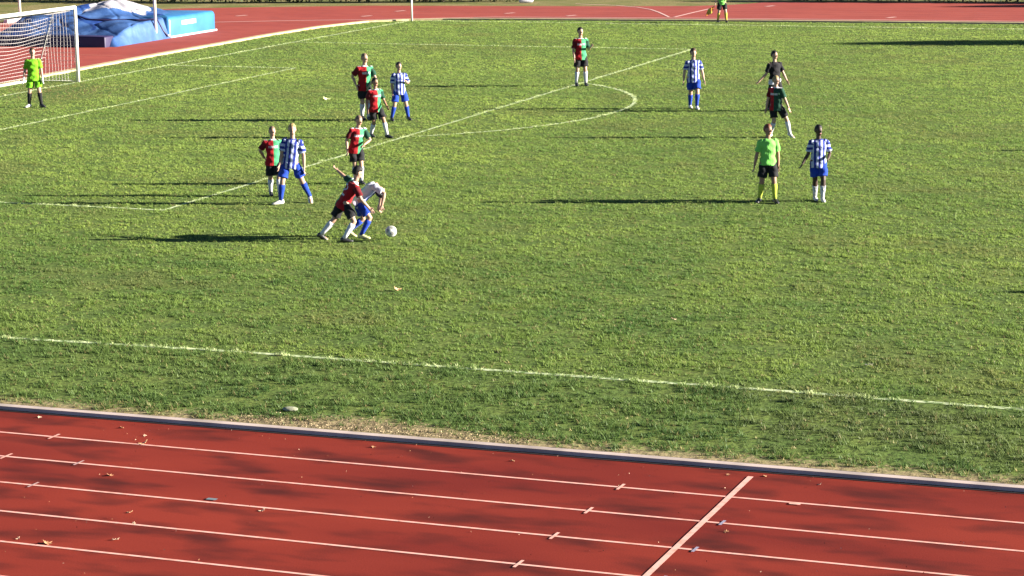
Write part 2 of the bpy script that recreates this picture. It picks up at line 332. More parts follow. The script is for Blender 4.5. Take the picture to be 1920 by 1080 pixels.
# ------------------------------------------------------------------ lofting kit
def ring(c, u, v, n=14):
    return [c+u*math.cos(2*math.pi*k/n)+v*math.sin(2*math.pi*k/n) for k in range(n)]
class MB:
    def __init__(s): s.V = []; s.F = []; s.M = []
    def loft(s, rings, n=14, m=0):
        b = len(s.V)
        for (c, u, v) in rings: s.V += ring(c, u, v, n)
        for i in range(len(rings)-1):
            for k in range(n):
                s.F.append((b+i*n+k, b+i*n+(k+1) % n, b+(i+1)*n+(k+1) % n, b+(i+1)*n+k)); s.M.append(m)
        s.F.append(tuple(b+k for k in reversed(range(n)))); s.F.append(tuple(b+(len(rings)-1)*n+k for k in range(n))); s.M += [m, m]
    def tube(s, pts, rad, n=12, rnd=True, m=0, flat=1.0, fdir=None):
        P = [Vector(p) for p in pts]; rings = []
        for i, p in enumerate(P):
            a = P[max(i-1, 0)]; c = P[min(i+1, len(P)-1)]; t = (c-a).normalized()
            ref = fdir if fdir is not None else (Vector((0, 1, 0)) if abs(t.y) < .85 else Vector((1, 0, 0)))
            u = (ref-t*ref.dot(t)).normalized(); v = t.cross(u); r = rad[i]
            if rnd and i == 0: rings.append((p-t*r*.75, u*r*.5, v*r*.5*flat)); rings.append((p-t*r*.4, u*r*.85, v*r*.85*flat))
            rings.append((p, u*r, v*r*flat))
            if rnd and i == len(P)-1: rings.append((p+t*r*.4, u*r*.85, v*r*.85*flat)); rings.append((p+t*r*.75, u*r*.5, v*r*.5*flat))
        s.loft(rings, n, m)
    def ell(s, c, u, v, w_, n=14, m=0):
        rings = []
        for k in range(1, 9):
            a = math.pi*k/9; rings.append((c-w_*math.cos(a), u*math.sin(a), v*math.sin(a)))
        s.loft(rings, n, m)
    def box(s, c, ax, ay, az, m=0):
        b = len(s.V)
        for sx, sy, sz in ((-1, -1, -1), (1, -1, -1), (1, 1, -1), (-1, 1, -1), (-1, -1, 1), (1, -1, 1), (1, 1, 1), (-1, 1, 1)): s.V.append(c+ax*sx+ay*sy+az*sz)
        for f in ((0, 3, 2, 1), (4, 5, 6, 7), (0, 1, 5, 4), (1, 2, 6, 5), (2, 3, 7, 6), (3, 0, 4, 7)): s.F.append(tuple(b+i for i in f)); s.M.append(m)
    def build(s, name, mats, parent=None, smooth=True):
        return mesh_obj(name, s.V, s.F, mats, parent, smooth, s.M)
    def remesh(s, name, mats, parent, vox, iters=3, fac=.5, disp=None, assign=None):
        """fuse the closed pieces into one continuous skin"""
        o = mesh_obj(name+'_tmp', s.V, s.F, mats[0])
        r = o.modifiers.new('r', 'REMESH'); r.mode = 'VOXEL'; r.voxel_size = vox; r.use_smooth_shade = True
        q = o.modifiers.new('s', 'SMOOTH'); q.factor = fac; q.iterations = iters
        dg = bpy.context.evaluated_depsgraph_get()
        me = bpy.data.meshes.new_from_object(o.evaluated_get(dg)); me.name = name
        bpy.data.objects.remove(o)
        me.materials.clear()
        for m in mats: me.materials.append(m)
        nv = len(me.vertices); co = np.empty(nv*3, np.float32); me.vertices.foreach_get('co', co); co = co.reshape(-1, 3)
        if disp is not None:
            no = np.empty(nv*3, np.float32); me.vertices.foreach_get('normal', no); co = co+disp(co, no.reshape(-1, 3)); me.vertices.foreach_set('co', co.astype(np.float32).ravel())
        nf = len(me.polygons); ce = np.empty(nf*3, np.float32); me.polygons.foreach_get('center', ce); ce = ce.reshape(-1, 3)
        me.polygons.foreach_set('use_smooth', np.ones(nf, bool))
        if assign is not None: me.polygons.foreach_set('material_index', assign(ce).astype(np.int32))
        me.update()
        o = bpy.data.objects.new(name, me); COL.objects.link(o)
        if parent: o.parent = parent
        return o

# ------------------------------------------------------------------ people
def cloth(name, col, r=.85): return smat(name, col, r, .15, bump=(22, .5, .02), sheen=.1)
M_red = cloth('red_cloth', (.27, .006, .011)); M_green = cloth('green_cloth', (.045, .24, .11)); M_white = cloth('white_cloth', (.50, .50, .54))
M_black = cloth('black_cloth', (.012, .012, .014)); M_blue_c = cloth('blue_cloth', (.010, .040, .30)); M_bluewhite = cloth('blue_white_cloth', (.36, .40, .56)); M_stripe = cloth('royal_blue_stripe', (.014, .026, .20))
M_dkgreen = cloth('dark_green_cloth', (.012, .05, .03)); M_dkred = cloth('dark_red_cloth', (.10, .006, .01)); M_lime = cloth('lime_cloth', (.13, .37, .012))
M_ref = cloth('referee_green_cloth', (.16, .48, .09)); M_yel = cloth('yellow_green_sock', (.36, .42, .05)); M_lilac = cloth('pale_lilac_cloth', (.42, .42, .50))
M_charcoal = cloth('charcoal_cloth', (.008, .007, .010)); M_orange = cloth('orange_flag_cloth', (.55, .20, .04)); M_yellow = cloth('yellow_flag_cloth', (.50, .36, .06))
def skinm(name, c): return smat(name, c, .55, .35)
SK = dict(pale=skinm('pale_skin', (.36, .22, .155)), tan=skinm('tan_skin', (.26, .14, .09)), dark=skinm('dark_skin', (.045, .024, .017)))
M_eye = smat('eye_dark', (.02, .015, .012), .3); M_lip = smat('lip', (.36, .14, .12), .5)
HAIR = dict(black=smat('black_hair', (.010, .008, .008), .6, bump=(60, .8, .01)), brown=smat('brown_hair', (.05, .028, .016), .6, bump=(60, .8, .01)), blond=smat('blond_hair', (.26, .19, .08), .6, bump=(60, .8, .01)), ginger=smat('auburn_hair', (.12, .04, .02), .6, bump=(60, .8, .01)), shaved=smat('shaved_hair', (.15, .10, .07), .7, bump=(90, .4, .004)))
BOOT = dict(black=smat('black_boot', (.015, .015, .017), .4, .5), white=smat('white_boot', (.50, .49, .44), .4, .5), yellow=smat('yellow_boot', (.48, .46, .22), .4, .5))
DIG2 = ["01110", "10001", "00001", "00110", "01000", "10000", "11111"]

def person(S):
    s = S['H']/1.75
    ph = R(S.get('face', 0)); F_ = Vector((math.sin(ph), -math.cos(ph), 0)); L_ = Vector((math.cos(ph), math.sin(ph), 0)); Z = Vector((0, 0, 1))
    root = empty('person', (S['pos'][0], S['pos'][1], 0), R(20.44))
    tag(root, S['label'], 'person', S.get('group'))
    # feet: body-side keyed (R, L): image-right / away offsets in metres, and heel lift
    px, py = S.get('pel', (0, 0)); hipz = S.get('hip', .915)*s
    lt, ls = .425*s, .41*s
    ank = {}; toe = {}
    for k in 'RL':
        f = S['foot'][k]; lift = f[2] if len(f) > 2 else 0; fd = R(f[3]) if len(f) > 3 else ph
        d = Vector((math.sin(fd), -math.cos(fd), 0)); pit = f[4] if len(f) > 4 else 0
        ank[k] = Vector((f[0]*s, f[1]*s, (.085+lift)*s)); toe[k] = (d*math.cos(pit)-Z*math.sin(pit)).normalized()
    hp = {k: (-1 if k == 'R' else 1) for k in 'RL'}
    tilt = Vector(S.get('lean', (0, 0, 1))).normalized()
    for _ in range(60):
        pel = Vector((px*s, py*s, hipz))
        if all(((pel+L_*hp[k]*.095*s)-ank[k]).length < (lt+ls)*.995 for k in 'RL'): break
        hipz -= .008*s
    hip = {k: pel+L_*hp[k]*.095*s for k in 'RL'}
    knee = {}
    for k in 'RL':
        d = ank[k]-hip[k]; D = d.length; dn = d/D; a = (lt*lt-ls*ls+D*D)/(2*D); hh = math.sqrt(max(lt*lt-a*a, 0))
        kd = Vector(S['kdir'][k]) if 'kdir' in S and k in S['kdir'] else F_
        kd = (kd-dn*kd.dot(dn)).normalized(); knee[k] = hip[k]+dn*a+kd*hh
    # spine
    SP = .50*s; sh = S.get('sh', 0); phs = ph+R(sh)
    Ls = Vector((math.cos(phs), math.sin(phs), 0)); Ls = (Ls-tilt*Ls.dot(tilt)).normalized(); Fs = Ls.cross(tilt)*1.0
    if Fs.dot(F_) < 0: Fs = -Fs
    Lp = (L_-tilt*L_.dot(tilt)).normalized(); Fp = Lp.cross(tilt)
    if Fp.dot(F_) < 0: Fp = -Fp
    def sp(t): return pel+tilt*(SP*t)
    hd = S.get('head', (0, 0, 1)); hdv = Vector(hd).normalized(); hph = R(S.get('look', S.get('face', 0)))
    neck = sp(1.0); hc = neck+hdv*.195*s
    Fh = Vector((math.sin(hph), -math.cos(hph), 0)); Fh = (Fh-hdv*Fh.dot(hdv)).normalized(); Lh = hdv.cross(Fh)*-1
    if Lh.dot(Vector((math.cos(hph), math.sin(hph), 0))) < 0: Lh = -Lh
    shd = {k: sp(.89)+Ls*hp[k]*.165*s for k in 'RL'}
    elb = {}; wri = {}; hdir = {}
    for k in 'RL':
        d1, d2 = S['arm'][k]; d1 = Vector(d1).normalized(); d2 = Vector(d2).normalized()
        elb[k] = shd[k]+d1*.285*s; wri[k] = elb[k]+d2*.245*s; hdir[k] = d2
    # ---- body skin
    b = MB()
    bt = [(-.22, .12, .085), (-.1, .155, .105), (.05, .158, .108), (.25, .138, .095), (.5, .148, .105), (.75, .165, .115), (.88, .165, .10), (.97, .10, .075)]
    def torso(mb, prof, n=20):
        rings = []
        for (t, a, c) in prof:
            q = min(max(t, 0), 1); Lm = (Lp*(1-q)+Ls*q).normalized(); Fm = (Fp*(1-q)+Fs*q).normalized()
            rings.append((sp(t), Lm*a*s, Fm*c*s))
        mb.loft(rings, n)
    torso(b, bt)
    b.tube([sp(.93), neck, hc-hdv*.05*s], [.062*s, .055*s, .054*s])
    b.ell(hc+hdv*.015*s-Fh*.008*s, Lh*.076*s, Fh*.096*s, hdv*.108*s, 16)
    b.ell(hc-hdv*.055*s+Fh*.018*s, Lh*.056*s, Fh*.068*s, hdv*.058*s, 14)
    b.tube([hc+hdv*.012*s+Fh*.078*s, hc-hdv*.022*s+Fh*.103*s], [.010*s, .016*s], 8)
    for q in (-1, 1): b.ell(hc+Lh*q*.077*s-hdv*.005*s, Lh*.010*s, Fh*.018*s, hdv*.030*s, 8)
    for k in 'RL':
        b.tube([hip[k]+Z*.02*s, hip[k].lerp(knee[k], .35), hip[k].lerp(knee[k], .8), knee[k], knee[k].lerp(ank[k], .28), knee[k].lerp(ank[k], .7), ank[k]], [.088*s, .084*s, .062*s, .056*s, .060*s, .042*s, .037*s], 14)
        td = toe[k]; b.tube([ank[k]-td*.04*s-Z*.035*s, ank[k]+td*.06*s-Z*.04*s, ank[k]+td*.15*s-Z*.055*s], [.036*s, .036*s, .026*s])
        b.tube([shd[k], shd[k].lerp(elb[k], .4), elb[k], elb[k].lerp(wri[k], .3), wri[k]], [.056*s, .047*s, .038*s, .040*s, .027*s])
        # hand: palm + four unequal bent fingers + thumb from the side of the palm
        h = hdir[k]; sd_ = Fs if abs(h.dot(Fs)) < .8 else tilt
        acr = (sd_-h*sd_.dot(h)).normalized(); nrm = h.cross(acr)*(-hp[k])
        pc = wri[k]+h*.05*s
        b.loft([(wri[k]-h*.005*s, acr*.024*s, nrm*.018*s), (wri[k]+h*.03*s, acr*.036*s, nrm*.017*s), (wri[k]+h*.085*s, acr*.040*s, nrm*.015*s), (wri[k]+h*.094*s, acr*.032*s, nrm*.010*s)], 12)
        for i, (o_, ln) in enumerate(((.030, .068), (.010, .076), (-.010, .071), (-.029, .055))):
            r0 = wri[k]+h*.086*s+acr*o_*s; bend = .35+.15*i
            k1 = r0+h*ln*.45*s; k2 = k1+(h*math.cos(bend)+nrm*math.sin(bend))*ln*.33*s; k3 = k2+(h*math.cos(bend*2)+nrm*math.sin(bend*2))*ln*.27*s
            b.tube([r0, k1, k2, k3], [.0095*s, .009*s, .0085*s, .0075*s], 8)
        t0 = wri[k]+h*.028*s+acr*.030*s
        b.tube([t0, t0+(h*.75+acr*.6+nrm*.2).normalized()*.038*s, t0+(h*.85+acr*.45+nrm*.35).normalized()*.066*s], [.013*s, .011*s, .009*s], 8)
    eyes = [hc+hdv*.012*s+Fh*.088*s+Lh*q*.031*s for q in (-1, 1)]; mouth = hc-hdv*.058*s+Fh*.086*s
    def asg(ce):
        m = np.zeros(len(ce), int)
        for e in eyes: m[np.linalg.norm((ce-np.array(e))*np.array([1, 1, 1.3]), axis=1) < .0105*s] = 1
        m[(np.linalg.norm(ce-np.array(mouth), axis=1) < .022*s) & (abs((ce-np.array(mouth))@np.array(hdv)) < .008*s)] = 2
        return m
    b.remesh('body', [SK[S.get('skin', 'pale')], M_eye, M_lip], root, .0072*s, 3, .45, assign=asg)
    # ---- hair
    hb = MB(); n = 22; rings = []
    for k in range(1, 14):
        a = math.pi*k/14; rings.append((hc+hdv*.018*s-Fh*.010*s-hdv*.112*s*math.cos(a), Lh*.079*s*math.sin(a), Fh*.099*s*math.sin(a)))
    hb.loft(rings, n)
    cen = hc+hdv*.018*s-Fh*.010*s; vol = S.get('hvol', 1.09)
    for i, v in enumerate(hb.V):
        d = v-cen; fz = d.dot(hdv)/(.112*s); ff = d.dot(Fh)/(.099*s)
        inside = (fz < .42*ff+.12 and ff > -.25) or fz < -.55
        kk = .80 if inside else vol+.05*math.sin(i*2.3)*.6
        hb.V[i] = cen+d*kk
    hb.build('hair', HAIR[S.get('hair', 'black')], root)
    # ---- shirt
    kit = S['kit']; sb = MB(); g = 1.0
    torso(sb, [(S.get('hem', -.26), .205, .148), (-.12, .198, .142), (.05, .180, .132), (.25, .162, .122), (.5, .170, .128), (.75, .184, .135), (.89, .178, .118), (.97, .115, .088), (1.02, .072, .068)], 24)
    for k in 'RL':
        e1 = shd[k].lerp(elb[k], .80)
        sb.tube([shd[k]-Ls*hp[k]*.03*s, shd[k], shd[k].lerp(elb[k], .4), e1], [.070*s, .072*s, .070*s, .074*s], 14, rnd=False)
        if S.get('long'):
            sb.tube([e1, elb[k], elb[k].lerp(wri[k], .5), wri[k].lerp(elb[k], .06)], [.052*s, .050*s, .046*s, .036*s], 12, rnd=False)
    nL = np.array(Ls); nT = np.array(tilt); nF = np.array(Fs); p0 = np.array(pel)
    def coords(ce):
        d = ce-p0; lat = d@nL/s; t = d@nT/SP; fr = d@nF/s
        dist = []
        for k in 'RL':
            a = np.array(shd[k]); e = np.array(elb[k]); ab = e-a; u = np.clip(((ce-a)@ab)/(ab@ab), 0, 1.0); dist.append(np.linalg.norm(ce-a-u[:, None]*ab, axis=1)/s)
        out = []
        for i, k in enumerate('RL'):
            a = np.array(shd[k]); e = np.array(elb[k]); ab = e-a; u = ((ce-a)@ab)/(ab@ab)
            out.append((dist[i] < .095) & (u > .10))
        return lat, t, fr, out[0], out[1]
    def kit_assign(ce):
        lat, t, fr, sr, sl = coords(ce); sleeve = sr | sl; m = np.zeros(len(ce), int)
        if kit == 'halves':      # 0 red 1 green 2 white 3 dark red 4 dark green 5 black
            m[lat > 0] = 1
            front = fr > 0
            band = (t > .60) & (t < .72) & (np.abs(lat) < .115) & front & (np.sin(lat*150) > -.55)
            m[band] = 2
            m[sr] = 3; m[sl] = 4
            m[(t > .985) & ~sleeve] = 2
            if S.get('number'):
                col = np.floor((-lat+.085)/.034).astype(int); row = np.floor((.80-t)/.075).astype(int)
                for i in range(7):
                    for j in range(5):
                        if DIG2[i][j] == '1': m[(~front) & (col == j) & (row == i)] = 2
            if S.get('dim'): m[(m == 1)] = 4
        elif kit == 'stripes':   # 0 white 1 blue 2 lilac
            m[(np.floor((lat+.025)/.05).astype(int) % 2 == 0)] = 1
            m[sleeve & (np.abs(t) > -9)] = 1
            m[sleeve & (np.floor(t/.11).astype(int) % 2 == 0)] = 0
            front = fr > 0
            m[(t > .62) & (t < .70) & (np.abs(lat) < .10) & front & (np.sin(lat*170) > 0)] = 1
            m[(t > .985)] = 1
            if S.get('plainback'): m[(fr < .03) & ~sleeve] = 2; m[sleeve] = 2
        elif kit == 'charcoal':
            m[(t < .05) & (np.abs(lat) > .10)] = 1
        return m
    MATS = dict(halves=[M_red, M_green, M_white, M_dkred, M_dkgreen, M_black], stripes=[M_bluewhite, M_stripe, M_lilac], lime=[M_lime], ref=[M_ref], charcoal=[M_charcoal, M_white])[kit]
    seed = S['pos'][0]*3.1
    def wr(co, no):
        f = (np.sin(co[:, 2]*38/s+co[:, 0]*21+seed)+np.sin(co[:, 2]*23-co[:, 0]*34+co[:, 1]*17+seed*2))*.0046*s
        return no*f[:, None]
    sb.remesh('shirt', MATS, root, .0095*s, 2, .5, disp=wr, assign=kit_assign)
    # ---- shorts
    st = MB(); rings = []
    rings = [(pel-tilt*.12*s, Lp*.165*s, Fp*.120*s), (pel-tilt*.02*s, Lp*.178*s, Fp*.128*s), (pel+tilt*.10*s, Lp*.160*s, Fp*.118*s)]
    st.loft(rings, 20)
    for k in 'RL':
        e1 = hip[k].lerp(knee[k], S.get('shortlen', .80))
        st.tube([hip[k]-Z*.01*s, hip[k].lerp(knee[k], .3), e1], [.092*s, .102*s, .110*s], 16, rnd=False)
    smt = {'halves': M_black, 'stripes': M_blue_c, 'lime': M_lime, 'ref': M_black, 'charcoal': M_black}[kit]
    st.remesh('shorts', [smt], root, .0105*s, 2, .5, disp=wr)
    # ---- socks and boots
    skm = {'halves': M_white, 'stripes': M_blue_c, 'lime': M_black, 'ref': M_yel, 'charcoal': M_black}[kit]
    if S.get('sock'): skm = {'white': M_white, 'blue': M_blue_c, 'yellow': M_yellow}[S['sock']]
    t0 = S.get('socktop', .14)
    for k in 'RL':
        q = MB(); kk = knee[k]; a = ank[k]
        q.tube([kk.lerp(a, t0), kk.lerp(a, .3), kk.lerp(a, .7), a], [.064*s, .067*s, .050*s, .044*s], 14, rnd=False)
        q.build('sock', skm, root)
        q = MB(); td = toe[k]; u_ = (Z-td*Z.dot(td)).normalized(); v_ = td.cross(u_)
        bc = a
        q.loft([(bc-td*.075*s-u_*.035*s, v_*.020*s, u_*.028*s), (bc-td*.06*s-u_*.025*s, v_*.036*s, u_*.050*s), (bc-td*.0*s-u_*.018*s, v_*.043*s, u_*.062*s), (bc+td*.06*s-u_*.036*s, v_*.046*s, u_*.046*s), (bc+td*.13*s-u_*.052*s, v_*.049*s, u_*.030*s), (bc+td*.18*s-u_*.058*s, v_*.038*s, u_*.023*s), (bc+td*.20*s-u_*.060*s, v_*.018*s, u_*.012*s)], 14)
        bm_ = S.get('boot', 'black'); bm_ = bm_ if isinstance(bm_, str) else bm_[0 if k == 'R' else 1]
        q.build('boot', BOOT[bm_], root)
    if S.get('gloves'):
        for k in 'RL':
            h = hdir[k]; sd_ = Fs if abs(h.dot(Fs)) < .8 else tilt
            acr = (sd_-h*sd_.dot(h)).normalized(); nrm = h.cross(acr)*(-hp[k]); q = MB()
            q.loft([(wri[k]-h*.04*s, acr*.038*s, nrm*.036*s), (wri[k]+h*.0*s, acr*.036*s, nrm*.030*s), (wri[k]+h*.05*s, acr*.048*s, nrm*.026*s), (wri[k]+h*.095*s, acr*.048*s, nrm*.022*s)], 12)
            for i, (o_, ln) in enumerate(((.034, .072), (.012, .080), (-.011, .075), (-.034, .060))):
                r0 = wri[k]+h*.08*s+acr*o_*s; bend = .35+.15*i
                k1 = r0+h*ln*.5*s; k2 = k1+(h*math.cos(bend)+nrm*math.sin(bend))*ln*.5*s
                q.tube([r0, k1, k2], [.014*s, .0135*s, .012*s], 8)
            q.tube([wri[k]+h*.03*s+acr*.03*s, wri[k]+h*.07*s+acr*.062*s], [.016*s, .014*s], 8)
            q.build('glove', M_white, root)
    return root, wri, hdir

DN = (0, 0, -1)
RG = 'players in red and green halved shirts'; BW = 'players in blue and white striped shirts'
PEOPLE = [
 dict(label='goalkeeper in lime green shirt and shorts with black socks in front of the goal', pos=(2.80, 28.76), H=1.80, face=12, foot={'R': (-.17, 0, 0, -25), 'L': (.19, -.02, 0, 45)}, pel=(0, 0), arm={'R': ((-.28, -.05, -1), (-.12, -.25, -1)), 'L': ((.24, -.05, -1), (.14, -.25, -1))}, kit='lime', gloves=1, hair='brown', look=25, boot=('white', 'black')),
 dict(label='cropped haired red and green player, farthest of the column of three', group=RG, pos=(13.90, 28.20), H=1.90, face=28, foot={'R': (-.10, .10), 'L': (.08, -.10)}, pel=(-.02, 0), lean=(.06, -.05, 1), arm={'R': ((-.75, .25, -.9), (.40, -.35, -.9)), 'L': ((.45, -.1, -1), (-.5, -.5, -.6))}, kit='halves', hair='shaved', hvol=1.03, look=40),
 dict(label='striped player with legs apart right beside the column of three red and green players', group=BW, pos=(14.91, 28.28), H=1.67, face=18, foot={'R': (-.24, -.06), 'L': (.24, .12, 0, 30)}, pel=(0, 0), arm={'R': ((-.22, .05, -1), (.1, -.2, -1)), 'L': ((.4, .1, -1), (-.25, -.75, .35))}, kit='stripes', hair='black', look=30, boot='black'),
 dict(label='black haired red and green player, the middle of the column of three', group=RG, pos=(15.87, 24.57), H=1.64, face=35, skin='tan', foot={'R': (-.20, .15), 'L': (.27, -.10, 0, 55)}, pel=(-.05, 0), lean=(.02, -.04, 1), arm={'R': ((-.45, .3, -1), (.1, -.3, -1)), 'L': ((.35, -.1, -1), (.3, -.6, -.5))}, kit='halves', hair='black', look=40),
 dict(label='red and green player leaning forward with one hand across the stomach just behind the tackle', group=RG, pos=(18.87, 16.62), H=1.60, face=28, foot={'R': (-.05, .05), 'L': (.10, -.05)}, pel=(-.02, 0), lean=(.16, -.12, 1), head=(.12, -.25, 1), arm={'R': ((-.55, .1, -1), (.05, -.35, -1)), 'L': ((.55, -.2, -.9), (-.55, -.75, -.35))}, kit='halves', hair='shaved', hvol=1.03, look=45),
 dict(label='red and green player half hidden just left of the blond striped player', group=RG, pos=(17.88, 14.41), H=1.56, face=15, foot={'R': (-.10, .12), 'L': (.14, -.10)}, pel=(0, 0), arm={'R': ((-.65, .3, -.9), (.35, .45, -.7)), 'L': ((.3, .1, -1), (.0, -.3, -1))}, kit='halves', hair='shaved', hvol=1.03, look=30, shortlen=.9),
 dict(label='blond striped player striding on the penalty box line with white boots', group=BW, pos=(18.74, 13.54), H=1.76, face=-8, foot={'R': (-.24, -.08, 0, -60), 'L': (.36, .15, .05, 15, .6)}, pel=(-.02, 0), lean=(.13, -.03, 1), arm={'R': ((-.25, -.12, -1), (-.2, -.3, -1)), 'L': ((.25, .08, -1), (.03, -.15, -1))}, kit='stripes', hair='blond', look=10, boot='white'),
 dict(label='lunging player with a white number on the red back, arm flung back in the tackle', group=RG, pos=(21.80, 9.58), H=1.62, face=112, hip=.80, foot={'R': (-.02, -.25, 0, 100), 'L': (-.52, .12, .03, 105, .45)}, kdir={'R': (1, 0, .1), 'L': (1, 0, -.3)}, pel=(-.02, 0), lean=(.58, -.02, 1), head=(.32, 0, 1), sh=0, arm={'R': ((.35, -.25, -.85), (.5, .1, -.6)), 'L': ((-.55, .70, .22), (-.60, .55, .45))}, kit='halves', number=1, hair='black', hvol=1.22, look=105),
 dict(label='pale shirted player in blue shorts bent double beside the ball, holding off the tackle', group=BW, pos=(21.93, 9.90), H=1.62, face=95, hip=.80, foot={'R': (.06, -.10, 0, 75), 'L': (-.22, .20, .04, 80, .3)}, kdir={'R': (1, 0, .1), 'L': (1, 0, 0)}, pel=(.0, 0), lean=(.64, .15, .55), head=(.40, -.3, -.55), arm={'R': ((.55, -.35, -.35), (-.25, -.15, -1)), 'L': ((.45, .35, -.5), (-.2, .1, -1))}, kit='stripes', plainback=1, hair='black', look=95, boot='yellow'),
 dict(label='red and green player standing at the top of the penalty arc', group=RG, pos=(16.77, 38.53), H=1.88, face=12, foot={'R': (-.13, 0), 'L': (.15, 0)}, pel=(0, 0), arm={'R': ((-.18, -.05, -1), (.10, -.35, -1)), 'L': ((.32, .05, -1), (.15, -.6, .25))}, kit='halves', hair='black', look=25),
 dict(label='striped player with bushy dark hair walking forward right of the penalty arc, arms out', group=BW, pos=(22.04, 33.08), H=1.77, face=8, foot={'R': (-.08, .16), 'L': (.09, -.12)}, pel=(0, 0), arm={'R': ((-.35, -.02, -1), (-.10, -.15, -1)), 'L': ((.32, -.02, -1), (.2, -.15, -1))}, kit='stripes', hair='brown', hvol=1.2, look=12, boot='white'),
 dict(label='player in a charcoal shirt with arms swinging wide, farthest of the group near the referee', pos=(24.43, 33.11), H=1.74, face=28, foot={'R': (-.15, .1), 'L': (.15, -.1)}, pel=(0, 0), lean=(-.03, 0, 1), arm={'R': ((-.35, .05, -1), (-.75, -.1, -.75)), 'L': ((.42, .05, -1), (.48, -.05, -1))}, kit='charcoal', hair='black', look=45),
 dict(label='player whose shirt is dark green with a red side, jogging right behind the referee', group=RG, pos=(25.95, 27.18), H=1.64, face=-38, foot={'R': (-.16, .12), 'L': (.36, -.05, .03, 40, .3)}, pel=(-.02, 0), lean=(-.02, 0, 1), arm={'R': ((-.28, -.05, -1), (-.2, -.2, -1)), 'L': ((.42, .0, -1), (.40, -.2, -1))}, kit='halves', dim=1, hair='blond', look=40, kdir={'R': (.5, -1, 0), 'L': (1, -.3, 0)}, boot='white'),
 dict(label='referee in green shirt and black shorts with yellow green socks, arms hanging', pos=(28.41, 16.41), H=1.68, face=5, foot={'R': (-.17, .06, 0, -25), 'L': (.15, -.08, 0, 15)}, pel=(0, 0), arm={'R': ((-.28, -.02, -1), (-.22, -.1, -1)), 'L': ((.20, .0, -1), (.02, -.1, -1))}, kit='ref', hem=-.14, hair='ginger', look=40, skin='tan'),
 dict(label='striped player with dark skin walking right of the referee, one hand held out', group=BW, pos=(29.37, 16.91), H=1.64, face=5, skin='dark', foot={'R': (-.05, .12), 'L': (.09, -.10)}, pel=(0, 0), arm={'R': ((-.25, .0, -1), (-.5, -.35, -.75)), 'L': ((.38, .1, -1), (-.22, -.7, -.3))}, kit='stripes', hair='black', look=25, boot='white', sock='white', socktop=.55),
 dict(label='assistant referee in green and black holding an orange flag on the far touchline', pos=(14.01, 65.74), H=1.75, face=8, foot={'R': (-.17, 0), 'L': (.20, -.05)}, pel=(0, 0), arm={'R': ((-.28, -.05, -1), (-.22, -.3, -1)), 'L': ((.35, 0, -1), (-.3, -.6, -.2))}, kit='ref', sock='yellow', hair='brown', look=10),
 dict(label='striped player past the right edge whose shadow falls in level with the referee', group=BW, pos=(37.70, 27.62), H=1.70, face=-20, foot={'R': (-.12, .1), 'L': (.12, -.1)}, pel=(0, 0), arm={'R': ((-.25, 0, -1), (-.1, -.2, -1)), 'L': ((.25, 0, -1), (.1, -.2, -1))}, kit='stripes', hair='brown'),
 dict(label='red and green player past the right edge whose shadow falls in nearest the touchline', group=RG, pos=(40.42, 9.56), H=1.70, face=-30, foot={'R': (-.12, .1), 'L': (.12, -.1)}, pel=(0, 0), arm={'R': ((-.25, 0, -1), (-.1, -.2, -1)), 'L': ((.25, 0, -1), (.1, -.2, -1))}, kit='halves', hair='brown'),
]
for S in PEOPLE:
    root, wri, hdir = person(S)
    if 'assistant' in S['label']:
        # flag: held in the right hand, hanging down beside the leg
        h = hdir['R']; p0 = wri['R']+h*.07; d = Vector((-.30, -.1, -.75)).normalized()
        fr = empty('linesman_flag', root.location, R(20.44)); tag(fr, 'orange and yellow flag held low in the assistant referee hand', 'flag')
        q = MB(); q.tube([p0-d*.12, p0+d*.42], [.010, .010], 8); q.build('stick', M_black, fr)
        q = MB(); V = []; F = []; FM = []
        nx, ny = 8, 7
        for i in range(nx):
            for j in range(ny):
                a = p0+d*(.06+.34*i/(nx-1)); V.append(a+Vector((-1, 0, -.45)).normalized()*(.30*j/(ny-1))+Vector((0, 1, 0))*.025*math.sin(j*1.3+i*.6))
        for i in range(nx-1):
            for j in range(ny-1): F.append((i*ny+j, (i+1)*ny+j, (i+1)*ny+j+1, i*ny+j+1)); FM.append((i < 4) ^ (j < 3))
        c = mesh_obj('flag_cloth', V, F, [M_orange, M_yellow], fr, True, np.array(FM, int))
        m_ = c.modifiers.new('t', 'SOLIDIFY'); m_.thickness = .003

# ------------------------------------------------------------------ football
bl = bpy.data.meshes.new('football')
import bmesh
bm = bmesh.new(); bmesh.ops.create_icosphere(bm, subdivisions=4, radius=.112); bm.to_mesh(bl); bm.free()
ico = bmesh.new(); bmesh.ops.create_icosphere(ico, subdivisions=1, radius=1); iv = np.array([v.co for v in ico.verts]); ico.free()
M_ballw = smat('ball_white', (.52, .52, .46), .35, .5); M_ballb = smat('ball_patch', (.20, .20, .19), .35, .5)
bl.materials.append(M_ballw); bl.materials.append(M_ballb)
ce = np.array([p.center.normalized() for p in bl.polygons]); bl.polygons.foreach_set('material_index', ((ce@iv.T).max(axis=1) > .93).astype(np.int32)); bl.polygons.foreach_set('use_smooth', np.ones(len(bl.polygons), bool))
ball = bpy.data.objects.new('football', bl); COL.objects.link(ball); ball.location = (22.68, 9.75, .19); ball.rotation_euler = (.6, .3, .4)
tag(ball, 'white football just in front of the two players tackling', 'ball')

